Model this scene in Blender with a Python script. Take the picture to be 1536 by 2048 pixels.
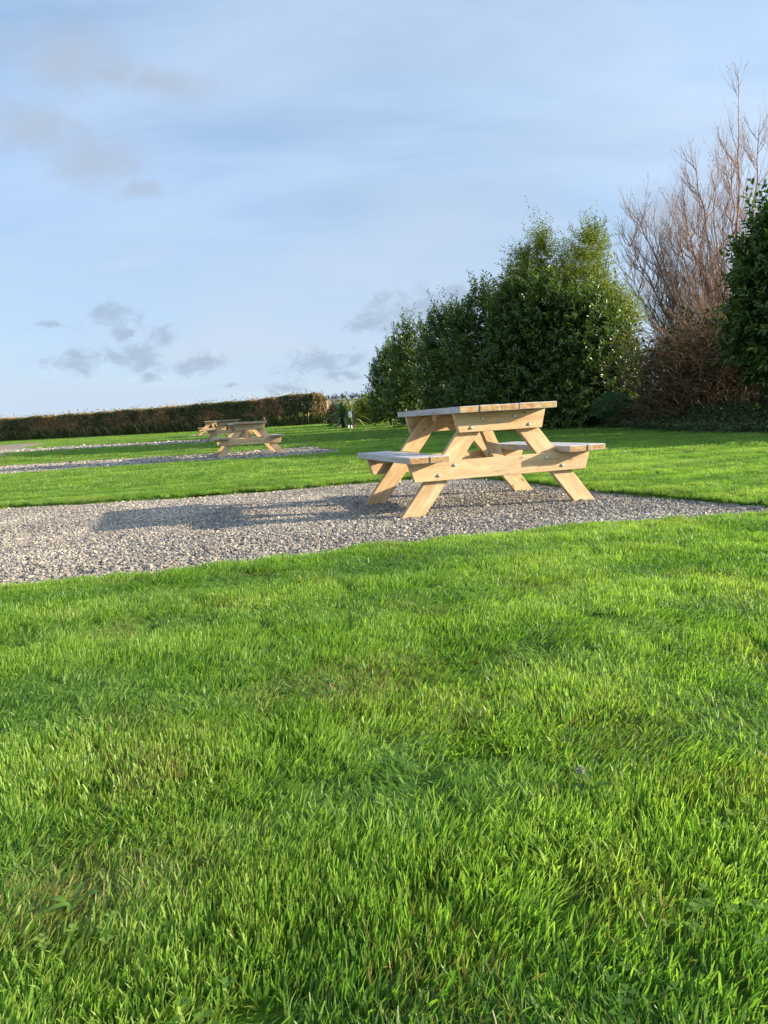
import bpy, bmesh, math, random
import numpy as np
from mathutils import Matrix, Vector

for o in list(bpy.data.objects):
    bpy.data.objects.remove(o, do_unlink=True)
SC = bpy.context.scene
COL = SC.collection
rng = np.random.default_rng(11)
random.seed(5)

# ------------------------------------------------------------------ camera
ROLL, PITCH, CAM_H, FPX = 0.0617, 0.1208, 0.6988, 1511.06
cd = bpy.data.cameras.new('camera')
cam = bpy.data.objects.new('camera', cd)
COL.objects.link(cam)
cd.sensor_fit = 'VERTICAL'
cd.sensor_height = 36.0
cd.lens = FPX / 2048 * 36.0
cd.clip_start = 0.02
cd.clip_end = 6000
Rt = Vector((1, 0, 0))
Fw = Vector((0, math.cos(PITCH), -math.sin(PITCH)))
Up = Rt.cross(Fw)
xa = math.cos(ROLL) * Rt - math.sin(ROLL) * Up
ya = math.sin(ROLL) * Rt + math.cos(ROLL) * Up
za = -Fw
cam.matrix_world = Matrix(((xa.x, ya.x, za.x, 0), (xa.y, ya.y, za.y, 0), (xa.z, ya.z, za.z, CAM_H), (0, 0, 0, 1)))
SC.camera = cam


def ray(px, py):
    """direction (unit depth along +Y) of a pixel of the 1536x2048 photograph"""
    d = xa * (px - 768) + ya * (1024 - py) + Fw * FPX
    return np.array([d.x / d.y, 1.0, d.z / d.y])


def at(px, py, Y):
    d = ray(px, py)
    return np.array([d[0] * Y, Y, CAM_H + d[2] * Y])


# ------------------------------------------------------------------ light
SUN_EL = math.radians(15.0)
SUN_AZ = math.radians(98.5)          # clockwise from +Y (the view direction)
sun_dir = Vector((math.sin(SUN_AZ) * math.cos(SUN_EL), math.cos(SUN_AZ) * math.cos(SUN_EL), math.sin(SUN_EL)))
sl = bpy.data.lights.new('sun', 'SUN')
sl.energy = 4.7
sl.angle = math.radians(0.6)
sl.color = (1.0, 0.83, 0.60)
sun = bpy.data.objects.new('sun', sl)
COL.objects.link(sun)
sun.rotation_euler = sun_dir.to_track_quat('Z', 'Y').to_euler()
sun.location = (30, -5, 20)

vs = SC.view_settings
vs.view_transform = 'Standard'
vs.look = 'None'
vs.exposure = 1.25
vs.gamma = 1.0
vs.use_curve_mapping = False
SC.cycles.max_bounces = 6
SC.cycles.diffuse_bounces = 3
SC.cycles.glossy_bounces = 2
SC.cycles.transmission_bounces = 4
SC.cycles.transparent_max_bounces = 4
SC.cycles.caustics_reflective = False
SC.cycles.caustics_refractive = False


# ------------------------------------------------------------------ node helper
class NT:
    def __init__(s, tree):
        s.t = tree
        s.n = tree.nodes
        s.l = tree.links

    def add(s, typ, **kw):
        n = s.n.new(typ)
        for k, v in kw.items():
            setattr(n, k, v)
        return n

    def put(s, sock, v):
        if isinstance(v, bpy.types.NodeSocket):
            s.l.new(v, sock)
        elif v is not None:
            sock.default_value = v

    def math(s, op, a, b=None, c=None, clamp=False):
        n = s.add('ShaderNodeMath', operation=op)
        n.use_clamp = clamp
        s.put(n.inputs[0], a)
        s.put(n.inputs[1], b)
        s.put(n.inputs[2], c)
        return n.outputs[0]

    def mix(s, f, a, b, blend='MIX'):
        n = s.add('ShaderNodeMix', data_type='RGBA', blend_type=blend)
        s.put(n.inputs['Factor'], f)
        s.put(n.inputs['A'] if False else n.inputs[6], a)
        s.put(n.inputs[7], b)
        return n.outputs[2]

    def noise(s, vec, scale, detail=3.0, rough=0.55, dist=0.0):
        n = s.add('ShaderNodeTexNoise')
        s.put(n.inputs['Vector'], vec)
        n.inputs['Scale'].default_value = scale
        n.inputs['Detail'].default_value = detail
        n.inputs['Roughness'].default_value = rough
        n.inputs['Distortion'].default_value = dist
        return n.outputs['Fac']

    def ramp(s, f, stops, interp='LINEAR'):
        n = s.add('ShaderNodeValToRGB')
        cr = n.color_ramp
        cr.interpolation = interp
        while len(cr.elements) < len(stops):
            cr.elements.new(0.5)
        for e, (p, c) in zip(cr.elements, stops):
            e.position = p
            e.color = (*c, 1) if len(c) == 3 else c
        s.put(n.inputs[0], f)
        return n.outputs[0]

    def maprange(s, v, a, b, c=0.0, d=1.0, smooth=True):
        n = s.add('ShaderNodeMapRange')
        n.interpolation_type = 'SMOOTHSTEP' if smooth else 'LINEAR'
        s.put(n.inputs[0], v)
        for i, q in enumerate((a, b, c, d)):
            n.inputs[i + 1].default_value = q
        return n.outputs[0]

    def vmath(s, op, a, b=None):
        n = s.add('ShaderNodeVectorMath', operation=op)
        s.put(n.inputs[0], a)
        s.put(n.inputs[1], b)
        return n.outputs[0] if op not in ('LENGTH', 'DOT_PRODUCT') else n.outputs[1]

    def comb(s, x, y, z=0.0):
        n = s.add('ShaderNodeCombineXYZ')
        s.put(n.inputs[0], x)
        s.put(n.inputs[1], y)
        s.put(n.inputs[2], z)
        return n.outputs[0]


# ------------------------------------------------------------------ sky and clouds
W = bpy.data.worlds.new('World')
SC.world = W
W.use_nodes = True
w = NT(W.node_tree)
w.n.clear()
SKY_STRENGTH = 0.088
sky = w.add('ShaderNodeTexSky', sky_type='NISHITA')
sky.sun_disc = False
sky.sun_elevation = SUN_EL
sky.sun_rotation = SUN_AZ
sky.altitude = 0
sky.air_density = 1.0
sky.dust_density = 0.3
sky.ozone_density = 3.0
tc = w.add('ShaderNodeTexCoord')
sep = w.add('ShaderNodeSeparateXYZ')
w.l.new(tc.outputs['Generated'], sep.inputs[0])
dx, dy, dz = sep.outputs
az = w.math('ARCTAN2', dx, dy)
el = w.math('ARCSINE', dz)
uv = w.comb(az, el)
elp = w.math('MAXIMUM', el, 0.0)
# stretched high veil: coordinates of a flat layer high above the ground
inv = w.math('DIVIDE', 1.0, w.math('ADD', w.math('MAXIMUM', dz, 0.0), 0.12))
flat = w.comb(w.math('MULTIPLY', dx, inv), w.math('MULTIPLY', dy, inv))
mp = w.add('ShaderNodeMapping')
mp.inputs['Rotation'].default_value = (0, 0, 0.35)
mp.inputs['Scale'].default_value = (0.55, 1.5, 1)
w.l.new(flat, mp.inputs[0])
veil_n = w.noise(mp.outputs[0], 1.1, 6, 0.55, 0.6)
veil_f = w.noise(mp.outputs[0], 3.2, 6, 0.6, 0.8)
veil = w.math('ADD', w.math('MULTIPLY', veil_n, 0.86), w.math('MULTIPLY', veil_f, 0.14))
veil = w.maprange(veil, 0.34, 0.68, 0.46, 0.92)
base = w.mix(veil, sky.outputs[0], (2.5, 3.4, 4.75, 1))
# broad white sheets of thin high cloud, thicker towards the horizon where the layer is seen edge on
sheet_n = w.noise(flat, 0.45, 4, 0.5, 0.4)
sheet_f = w.math('ADD', w.maprange(sheet_n, 0.40, 0.66, 0.0, 0.62), w.maprange(el, 0.0, 0.30, 0.52, 0.0))
base = w.mix(w.math('MINIMUM', sheet_f, 0.85), base, (2.95, 3.5, 4.25, 1))
# thin cloud scatters light forward, so the layer is brighter towards the sun
sd = w.math('MAXIMUM', w.vmath('DOT_PRODUCT', tc.outputs['Generated'], tuple(sun_dir)), 0.0)
fwd = w.math('ADD', 1.0, w.math('ADD', w.math('MULTIPLY', w.math('POWER', sd, 2.0), 1.3), w.math('MULTIPLY', w.math('POWER', sd, 12.0), 4.0)))
warm = w.mix(sd, (1.0, 1.0, 1.0, 1), (1.08, 0.98, 0.88, 1))
base = w.mix(1.0, base, warm, 'MULTIPLY')
base = w.vmath('MULTIPLY', base, w.comb(fwd, fwd, fwd))
# the separate low clouds, each a direction on the sky dome broken up by noise
wob = w.add('ShaderNodeTexNoise')
w.l.new(uv, wob.inputs['Vector'])
wob.inputs['Scale'].default_value = 13
wob.inputs['Detail'].default_value = 7
wob.inputs['Roughness'].default_value = 0.62
wvec = w.vmath('SUBTRACT', wob.outputs['Color'], (0.5, 0.5, 0.5))
uvw = w.vmath('ADD', uv, w.vmath('MULTIPLY', wvec, (0.11, 0.06, 0)))


def cloud_mask(lst):
    m = None
    for (px, py, rx, ry) in lst:
        d = ray(px, py)
        L = math.sqrt((d ** 2).sum())
        a0, e0 = math.atan2(d[0], d[1]), math.asin(d[2] / L)
        q = w.vmath('SUBTRACT', uvw, (a0, e0, 0))
        q = w.vmath('MULTIPLY', q, (FPX / rx, FPX / ry, 0))
        v = w.math('SUBTRACT', 1.0, w.vmath('LENGTH', q))
        m = v if m is None else w.math('MAXIMUM', m, v)
    return m


cn = w.noise(w.vmath('MULTIPLY', uv, (1.0, 1.7, 1)), 30, 8, 0.68, 0.5)
soft = cloud_mask([(130, 118, 135, 75), (215, 150, 120, 50), (330, 175, 130, 42), (70, 250, 130, 48), (180, 315, 120, 62), (285, 375, 60, 24), (60, 265, 100, 40), (1350, 425, 110, 80)])
hard = cloud_mask([(212, 628, 62, 40), (228, 672, 30, 26), (150, 722, 70, 26), (255, 712, 95, 30), (375, 728, 70, 28), (330, 662, 42, 24), (310, 752, 40, 14),
                   (645, 728, 110, 34), (575, 770, 62, 17), (690, 757, 36, 11), (740, 645, 80, 30), (830, 612, 110, 46), (915, 592, 90, 40), (115, 640, 34, 9), (455, 768, 30, 7)])
soft = w.math('ADD', soft, w.math('MULTIPLY', w.math('SUBTRACT', cn, 0.5), 0.9))
soft = w.maprange(soft, 0.0, 0.95, 0.0, 0.66)
hard = w.math('ADD', hard, w.math('MULTIPLY', w.math('SUBTRACT', cn, 0.5), 2.6))
hard = w.maprange(hard, 0.05, 0.90, 0.0, 0.70)
base = w.mix(soft, base, (2.2, 2.55, 3.1, 1))
base = w.mix(hard, base, (1.85, 2.32, 3.0, 1))
bg = w.add('ShaderNodeBackground')
w.l.new(base, bg.inputs[0])
bg.inputs[1].default_value = SKY_STRENGTH
wo = w.add('ShaderNodeOutputWorld')
w.l.new(bg.outputs[0], wo.inputs[0])


# ------------------------------------------------------------------ object helpers
def tag(o, label=None, cat=None, group=None, kind=None):
    for k, v in (('label', label), ('category', cat), ('group', group), ('kind', kind)):
        if v:
            o[k] = v
    return o


def link(name, me, mat=None, parent=None):
    o = bpy.data.objects.new(name, me)
    COL.objects.link(o)
    if parent is not None:
        o.parent = parent
    if mat is not None and me is not None and not me.materials:
        me.materials.append(mat)
    return o


def empty(name, loc=(0, 0, 0), rz=0.0):
    o = bpy.data.objects.new(name, None)
    o.empty_display_size = 0.2
    COL.objects.link(o)
    o.location = loc
    o.rotation_euler = (0, 0, rz)
    return o


def mesh_np(name, V, F, col=None, smooth=False, quads=True):
    """V (n,3), F (m,k) index array"""
    V = np.ascontiguousarray(V, dtype=np.float32)
    F = np.ascontiguousarray(F, dtype=np.int32)
    k = F.shape[1]
    me = bpy.data.meshes.new(name)
    me.vertices.add(len(V))
    me.vertices.foreach_set('co', V.ravel())
    me.loops.add(F.size)
    me.loops.foreach_set('vertex_index', F.ravel())
    me.polygons.add(len(F))
    me.polygons.foreach_set('loop_start', np.arange(0, F.size, k, dtype=np.int32))
    if smooth:
        me.polygons.foreach_set('use_smooth', np.ones(len(F), dtype=bool))
    me.update(calc_edges=True)
    if col is not None:
        a = me.color_attributes.new('col', 'FLOAT_COLOR', 'POINT')
        c = np.ones((len(V), 4), dtype=np.float32)
        c[:, :col.shape[1]] = col
        a.data.foreach_set('color', c.ravel())
    return me


def unit(a):
    return a / np.maximum(np.linalg.norm(a, axis=-1, keepdims=True), 1e-9)


_lat = np.random.default_rng(3).random((256, 256))


def vnoise(x, y):
    x = np.asarray(x, float)
    y = np.asarray(y, float)
    xi = np.floor(x).astype(int)
    yi = np.floor(y).astype(int)
    fx = x - xi
    fy = y - yi
    fx = fx * fx * (3 - 2 * fx)
    fy = fy * fy * (3 - 2 * fy)
    g = lambda a, b: _lat[a % 256, b % 256]
    return (g(xi, yi) * (1 - fx) + g(xi + 1, yi) * fx) * (1 - fy) + (g(xi, yi + 1) * (1 - fx) + g(xi + 1, yi + 1) * fx) * fy


def fbm(x, y, o=3):
    r = 0
    a = 0.5
    t = 0
    for i in range(o):
        r = r + a * vnoise(x * 2 ** i + 17 * i, y * 2 ** i + 31 * i)
        t += a
        a *= 0.5
    return r / t


def in_poly(x, y, poly):
    x = np.asarray(x, float)
    y = np.asarray(y, float)
    r = np.zeros(x.shape, bool)
    n = len(poly)
    j = n - 1
    for i in range(n):
        xi, yi = poly[i]
        xj, yj = poly[j]
        c = ((yi > y) != (yj > y)) & (x < (xj - xi) * (y - yi) / (yj - yi + 1e-12) + xi)
        r ^= c
        j = i
    return r


# ground profile: level near the camera, rising gently away from it
_yk = np.array([-400, 0, 8, 14.5, 18, 29.2, 42.5, 55, 74, 100, 3000])
_zk = np.array([.02, .02, .035, .07, .11, .31, .48, .70, 1.0, 1.2, 1.2])
_yt = np.linspace(-60, 200, 2601)
_zt = np.interp(_yt, _yk, _zk)
_zt = np.convolve(np.pad(_zt, 30, mode='edge'), np.ones(61) / 61, 'valid')


def gz(x, y):
    return np.interp(y, _yt, _zt)


def ground(px, py):
    d = ray(px, py)
    ys = np.linspace(0.5, 180, 36000)
    zs = CAM_H + d[2] * ys
    i = int(np.argmax(zs < gz(0, ys)))
    return float(d[0] * ys[i]), float(ys[i])


# ------------------------------------------------------------------ materials
def new_mat(name):
    m = bpy.data.materials.new(name)
    m.use_nodes = True
    t = NT(m.node_tree)
    t.n.clear()
    out = t.add('ShaderNodeOutputMaterial')
    return m, t, out


def principled(t, out, color, rough=0.7, spec=0.3, normal=None):
    p = t.add('ShaderNodeBsdfPrincipled')
    t.put(p.inputs['Base Color'], color)
    t.put(p.inputs['Roughness'], rough)
    p.inputs['Specular IOR Level'].default_value = spec
    if normal is not None:
        t.l.new(normal, p.inputs['Normal'])
    t.l.new(p.outputs[0], out.inputs[0])
    return p


def bump(t, h, strength, dist):
    b = t.add('ShaderNodeBump')
    b.inputs['Strength'].default_value = strength
    b.inputs['Distance'].default_value = dist
    t.l.new(h, b.inputs['Height'])
    return b.outputs[0]


def leaf_mat(name, rough=0.4, spec=0.5, trans=0.28, tint=(1, 1, 1), tcol=(1.25, 1.35, 0.55)):
    m, t, out = new_mat(name)
    a = t.add('ShaderNodeAttribute', attribute_name='col')
    c = t.mix(1.0, a.outputs['Color'], (*tint, 1), 'MULTIPLY')
    p = principled(t, out, c, rough, spec)
    tr = t.add('ShaderNodeBsdfTranslucent')
    t.l.new(t.mix(1.0, c, (*tcol, 1), 'MULTIPLY'), tr.inputs[0])
    mx = t.add('ShaderNodeMixShader')
    mx.inputs[0].default_value = trans
    t.l.new(p.outputs[0], mx.inputs[1])
    t.l.new(tr.outputs[0], mx.inputs[2])
    t.l.new(mx.outputs[0], out.inputs[0])
    return m


def grass_mat():
    m, t, out = new_mat('grass_blades')
    a = t.add('ShaderNodeAttribute', attribute_name='col')        # r: height along blade, g: random per blade, b: dead blade
    sp = t.add('ShaderNodeSeparateColor')
    t.l.new(a.outputs['Color'], sp.inputs[0])
    h, r, dead = sp.outputs
    ti = t.add('ShaderNodeAttribute', attribute_name='tint', attribute_type='INSTANCER')
    dr = t.add('ShaderNodeAttribute', attribute_name='dry', attribute_type='INSTANCER')
    g = t.math('ADD', t.math('MULTIPLY', r, 0.5), t.math('MULTIPLY', ti.outputs['Fac'], 0.5))
    green = t.ramp(g, [(0.0, (.058, .146, .032)), (0.35, (.130, .260, .040)), (0.65, (.228, .365, .062)), (1.0, (.370, .485, .125))])
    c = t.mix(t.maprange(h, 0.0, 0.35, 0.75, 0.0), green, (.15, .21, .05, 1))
    straw = t.mix(r, (.24, .19, .06, 1), (.38, .32, .14, 1))
    k = t.math('ADD', dead, t.math('MULTIPLY', t.math('GREATER_THAN', dr.outputs['Fac'], r), 0.75), clamp=True)
    c = t.mix(k, c, straw)
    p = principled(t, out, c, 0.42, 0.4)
    tr = t.add('ShaderNodeBsdfTranslucent')
    t.l.new(t.mix(1.0, c, (1.25, 1.4, 0.6, 1), 'MULTIPLY'), tr.inputs[0])
    mx = t.add('ShaderNodeMixShader')
    mx.inputs[0].default_value = 0.54
    t.l.new(p.outputs[0], mx.inputs[1])
    t.l.new(tr.outputs[0], mx.inputs[2])
    t.l.new(mx.outputs[0], out.inputs[0])
    return m


def lawn_mat():
    m, t, out = new_mat('lawn_turf')
    g = t.add('ShaderNodeNewGeometry').outputs['Position']
    n1 = t.noise(g, 0.55, 4)
    n2 = t.noise(g, 14, 5, 0.7)
    c = t.ramp(n2, [(0.25, (.04, .085, .012)), (0.55, (.085, .16, .016)), (0.8, (.14, .21, .03))])
    c = t.mix(t.maprange(n1, 0.4, 0.7, 0, 0.5), c, (.10, .15, .025, 1))
    principled(t, out, c, 0.95, 0.05, bump(t, t.noise(g, 60, 3, 0.7), 0.8, 0.03))
    return m


STONE_RAMP = [(0.0, (.055, .057, .062)), (0.13, (.115, .120, .128)), (0.28, (.21, .208, .205)), (0.42, (.290, .256, .208)), (0.60, (.43, .365, .272)),
              (0.74, (.185, .165, .142)), (0.88, (.48, .435, .36)), (1.0, (.66, .62, .55))]


def gravel_sheet_mat():
    m, t, out = new_mat('gravel_bed')
    g = t.add('ShaderNodeNewGeometry').outputs['Position']
    v = t.add('ShaderNodeTexVoronoi')
    v.inputs['Scale'].default_value = 42
    t.l.new(g, v.inputs['Vector'])
    sp = t.add('ShaderNodeSeparateColor')
    t.l.new(v.outputs['Color'], sp.inputs[0])
    c = t.ramp(sp.outputs[0], STONE_RAMP)
    c = t.mix(t.maprange(t.noise(g, 1.3, 3), 0.45, 0.7, 0, 0.4), c, (.14, .13, .12, 1))
    principled(t, out, c, 0.9, 0.2, bump(t, v.outputs['Distance'], 1.0, -0.03))
    return m


def stone_mat():
    m, t, out = new_mat('gravel_stone')
    ti = t.add('ShaderNodeAttribute', attribute_name='tint', attribute_type='INSTANCER')
    c = t.ramp(ti.outputs['Fac'], STONE_RAMP)
    g = t.add('ShaderNodeNewGeometry').outputs['Position']
    c = t.mix(t.maprange(t.noise(g, 120, 3), 0.4, 0.75, 0, 0.3), c, (.30, .27, .23, 1))
    principled(t, out, c, 0.75, 0.3)
    return m


def track_mat():
    m, t, out = new_mat('dirt_track')
    g = t.add('ShaderNodeNewGeometry').outputs['Position']
    c = t.ramp(t.noise(g, 0.9, 6, 0.7), [(0.3, (.19, .155, .115)), (0.55, (.30, .25, .19)), (0.8, (.38, .33, .27))])
    principled(t, out, c, 0.95, 0.1, bump(t, t.noise(g, 20, 3), 0.6, 0.03))
    return m


def wood_mat(name, fresh):
    """planks modelled along their local X, so the grain runs along local X"""
    m, t, out = new_mat(name)
    tco = t.add('ShaderNodeTexCoord').outputs['Object']
    oi = t.add('ShaderNodeObjectInfo').outputs['Random']
    off = t.comb(t.math('MULTIPLY', oi, 37.0), t.math('MULTIPLY', oi, 11.0), t.math('MULTIPLY', oi, 23.0))
    p0 = t.vmath('ADD', tco, off)
    pg = t.vmath('MULTIPLY', p0, (1.6, 26, 26))
    warp = t.noise(t.vmath('MULTIPLY', p0, (2.2, 6, 6)), 1.0, 2)
    pg = t.vmath('ADD', pg, t.comb(0.0, t.math('MULTIPLY', warp, 6.0), t.math('MULTIPLY', warp, 6.0)))
    grain = t.noise(pg, 1.0, 4, 0.62)
    fine = t.noise(t.vmath('MULTIPLY', p0, (6, 160, 160)), 1.0, 2, 0.6)
    # knots: sparse dark ovals
    vo = t.add('ShaderNodeTexVoronoi')
    vo.inputs['Scale'].default_value = 1.0
    t.l.new(t.vmath('MULTIPLY', p0, (8.0, 15, 15)), vo.inputs['Vector'])
    sp = t.add('ShaderNodeSeparateColor')
    t.l.new(vo.outputs['Color'], sp.inputs[0])
    knot = t.math('MULTIPLY', t.maprange(vo.outputs['Distance'], 0.08, 0.22, 1.0, 0.0), t.math('GREATER_THAN', sp.outputs[0], 0.66))
    crk = t.noise(t.vmath('MULTIPLY', p0, (1.1, 34, 34)), 1.0, 2, 0.5)
    crack = t.math('MULTIPLY', t.maprange(t.math('ABSOLUTE', t.math('SUBTRACT', crk, 0.64)), 0.004, 0.016, 1.0, 0.0), t.maprange(blot0 := t.noise(t.vmath('MULTIPLY', p0, (2.5, 3, 3)), 1.0, 1), 0.5, 0.62))
    saw = t.noise(t.vmath('MULTIPLY', p0, (140, 2, 2)), 1.0, 1)
    blot = t.noise(t.vmath('MULTIPLY', p0, (3, 5, 5)), 1.0, 3)
    if fresh:
        c = t.ramp(grain, [(0.34, (.40, .245, .112)), (0.5, (.54, .365, .180)), (0.66, (.65, .48, .270))])
        c = t.mix(t.maprange(blot, 0.45, 0.75, 0, 0.35), c, (.42, .34, .235, 1))
        c = t.mix(t.maprange(saw, 0.5, 0.7, 0, 0.14), c, (.66, .55, .38, 1))
        c = t.mix(t.math('MULTIPLY', knot, 0.8), c, (.16, .075, .03, 1))
        c = t.mix(t.math('MULTIPLY', t.math('FRACT', t.math('MULTIPLY', oi, 7.3)), 0.28), c, (.55, .42, .275, 1))
    else:
        c = t.ramp(grain, [(0.25, (.33, .32, .31)), (0.5, (.49, .485, .48)), (0.8, (.62, .62, .62))])
        c = t.mix(t.maprange(blot, 0.5, 0.8, 0, 0.5), c, (.36, .30, .23, 1))
        c = t.mix(t.math('MULTIPLY', knot, 0.6), c, (.15, .11, .08, 1))
        # end grain is browner than the weathered long faces
        nx = t.add('ShaderNodeVectorTransform', vector_type='NORMAL', convert_from='WORLD', convert_to='OBJECT')
        t.l.new(t.add('ShaderNodeNewGeometry').outputs['Normal'], nx.inputs[0])
        s2 = t.add('ShaderNodeSeparateXYZ')
        t.l.new(nx.outputs[0], s2.inputs[0])
        endf = t.maprange(t.math('ABSOLUTE', s2.outputs[0]), 0.75, 0.9)
        eg = t.noise(t.vmath('MULTIPLY', p0, (30, 30, 45)), 1.0, 4, 0.6)
        ec = t.ramp(eg, [(0.3, (.20, .105, .042)), (0.5, (.36, .22, .095)), (0.72, (.48, .37, .21))])
        ec = t.mix(t.maprange(oi, 0.3, 0.9, 0, 0.45), ec, (.36, .30, .10, 1))
        c = t.mix(endf, c, ec)
    c = t.mix(t.math('MULTIPLY', crack, 0.65), c, (.10, .055, .025, 1))
    hgt = t.math('ADD', grain, t.math('MULTIPLY', fine, 0.6))
    principled(t, out, c, 0.62 if fresh else 0.55, 0.3, bump(t, hgt, 0.35, 0.004))
    return m


def plain_mat(name, color, rough=0.6, metal=0.0, spec=0.4, var=0.15, scale=12.0):
    m, t, out = new_mat(name)
    g = t.add('ShaderNodeTexCoord').outputs['Object']
    c = t.mix(t.maprange(t.noise(g, scale, 4), 0.3, 0.7, 0, var), (*color, 1), tuple(q * 0.45 for q in color) + (1,))
    p = principled(t, out, c, rough, spec)
    p.inputs['Metallic'].default_value = metal
    return m


def bark_mat(name, a, b, scale=8):
    m, t, out = new_mat(name)
    g = t.add('ShaderNodeTexCoord').outputs['Object']
    n = t.noise(g, scale, 5, 0.65)
    c = t.ramp(n, [(0.3, a), (0.7, b)])
    principled(t, out, c, 0.85, 0.2, bump(t, n, 0.6, 0.02))
    return m


def stone_wall_mat():
    m, t, out = new_mat('rendered_wall')
    g = t.add('ShaderNodeTexCoord').outputs['Object']
    c = t.ramp(t.noise(g, 2.5, 5, 0.65), [(0.3, (.36, .31, .235)), (0.7, (.52, .465, .37))])
    principled(t, out, c, 0.9, 0.15, bump(t, t.noise(g, 25, 3), 0.4, 0.02))
    return m


M = dict(grass=grass_mat(), lawn=lawn_mat(), gravel=gravel_sheet_mat(), stone=stone_mat(), track=track_mat(),
         wood=wood_mat('fresh_softwood', True), grey=wood_mat('weathered_softwood', False),
         bolt=plain_mat('galvanised_bolt', (.62, .61, .58), 0.35, 0.9, 0.5),
         laurel=leaf_mat('laurel_leaf', 0.30, 0.55, 0.25), shrub=leaf_mat('shrub_leaf', 0.5, 0.35, 0.35),
         hedge=leaf_mat('hedge_leaf', 0.7, 0.2, 0.25, tcol=(1.2, 1.1, .7)), ivy=leaf_mat('ivy_leaf', 0.4, 0.4, 0.2),
         bark=bark_mat('shrub_bark', (.06, .045, .032), (.15, .115, .085)), willow=bark_mat('willow_bark', (.18, .110, .085), (.36, .245, .195), 5),
         bramble=bark_mat('bramble_stem', (.085, .058, .034), (.28, .185, .100), 4),
         wall=stone_wall_mat(), white=plain_mat('white_plastic', (.78, .78, .76), 0.4), post=bark_mat('post_wood', (.09, .065, .045), (.21, .16, .115), 20),
         soil=bark_mat('leaf_litter', (.035, .028, .018), (.11, .085, .05), 6), seed=plain_mat('seed_fluff', (.42, .44, .34), 0.9))

# ------------------------------------------------------------------ ground sheets
PAD1 = [(-9.0, 1.55), (-5.0, 2.55), (-1.8, 3.46), (-0.92, 3.65), (-0.01, 4.02), (1.24, 4.24), (2.20, 4.24), (2.62, 4.30), (2.52, 4.62), (2.22, 5.15), (1.90, 5.85), (1.50, 7.0), (1.15, 7.9), (.9, 8.35),
        (.35, 8.52), (-.14, 8.45), (-.89, 8.18), (-1.94, 8.02), (-2.99, 7.98), (-4.12, 8.10), (-6.5, 7.8), (-9.5, 7.1)]
PAD2 = [(-16, 13.9), (-8.1, 15.3), (-6.3, 15.7), (-3.9, 15.75), (-1.7, 15.5), (-.75, 16.2), (-1.0, 17.3), (-1.75, 19.8), (-4.5, 19.2), (-7.2, 19.5), (-9.9, 19.6), (-17, 18.9)]
PAD3 = [(-17.5, 30.3), (-14.7, 30.1), (-10.7, 29.6), (-7.2, 28.0), (-4.6, 27.2), (-4.3, 30.6), (-7.0, 31.6), (-10.7, 33.2), (-14.6, 35.3), (-17.6, 35.0)]
PAD4 = [(-10.6, 40.6), (-7.8, 40.3), (-7.5, 42.6), (-10.4, 43.0)]
TRACK = [(-22, 20), (-13.3, 26.5), (-15.0, 30.5), (-16.6, 35), (-19.0, 42), (-20.5, 47.5), (-23.4, 50.5), (-27, 51.0), (-40, 50)]
PADS = [PAD1, PAD2, PAD3, PAD4]


def pads_mask(x, y, jitter=0.0):
    r = np.zeros(np.shape(x), bool)
    jx = x + jitter * (fbm(np.asarray(x) * 3.1, np.asarray(y) * 3.1) - .5)
    jy = y + jitter * (fbm(np.asarray(x) * 3.1 + 40, np.asarray(y) * 3.1) - .5)
    for p in PADS + [TRACK]:
        r |= in_poly(jx, jy, p)
    return r


def axis(parts):
    return np.unique(np.concatenate([np.arange(a, b, s) for a, b, s in parts] + [np.array([parts[-1][1]])]).round(4))


gxs = axis([(-2500, -500, 400), (-500, -100, 50), (-100, -30, 5), (-30, -7, .8), (-7, 4, .09), (4, 30, .8), (30, 100, 5), (100, 500, 50), (500, 2500, 400)])
gys = axis([(-1500, -100, 200), (-100, -10, 10), (-10, 0, .8), (0, 9.5, .09), (9.5, 30, .35), (30, 80, 1.0), (80, 200, 8), (200, 1000, 80), (1000, 3000, 400)])
GX, GY = np.meshgrid(gxs, gys)
GZ = gz(GX, GY) + 0.016 * (fbm(GX * 1.7, GY * 1.7) - .5) * (np.abs(GX) < 30)
msk = pads_mask(GX, GY, 0.12)
GZ = np.where(msk, GZ - 0.07, GZ)
nx_, ny_ = len(gxs), len(gys)
idx = np.arange(nx_ * ny_).reshape(ny_, nx_)
F = np.stack([idx[:-1, :-1], idx[:-1, 1:], idx[1:, 1:], idx[1:, :-1]], -1).reshape(-1, 4)
lawn = link('lawn', mesh_np('lawn', np.stack([GX, GY, GZ], -1).reshape(-1, 3), F, smooth=True), M['lawn'])
tag(lawn, 'green mown lawn rising gently towards the far hedge', 'lawn', kind='structure')


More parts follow.
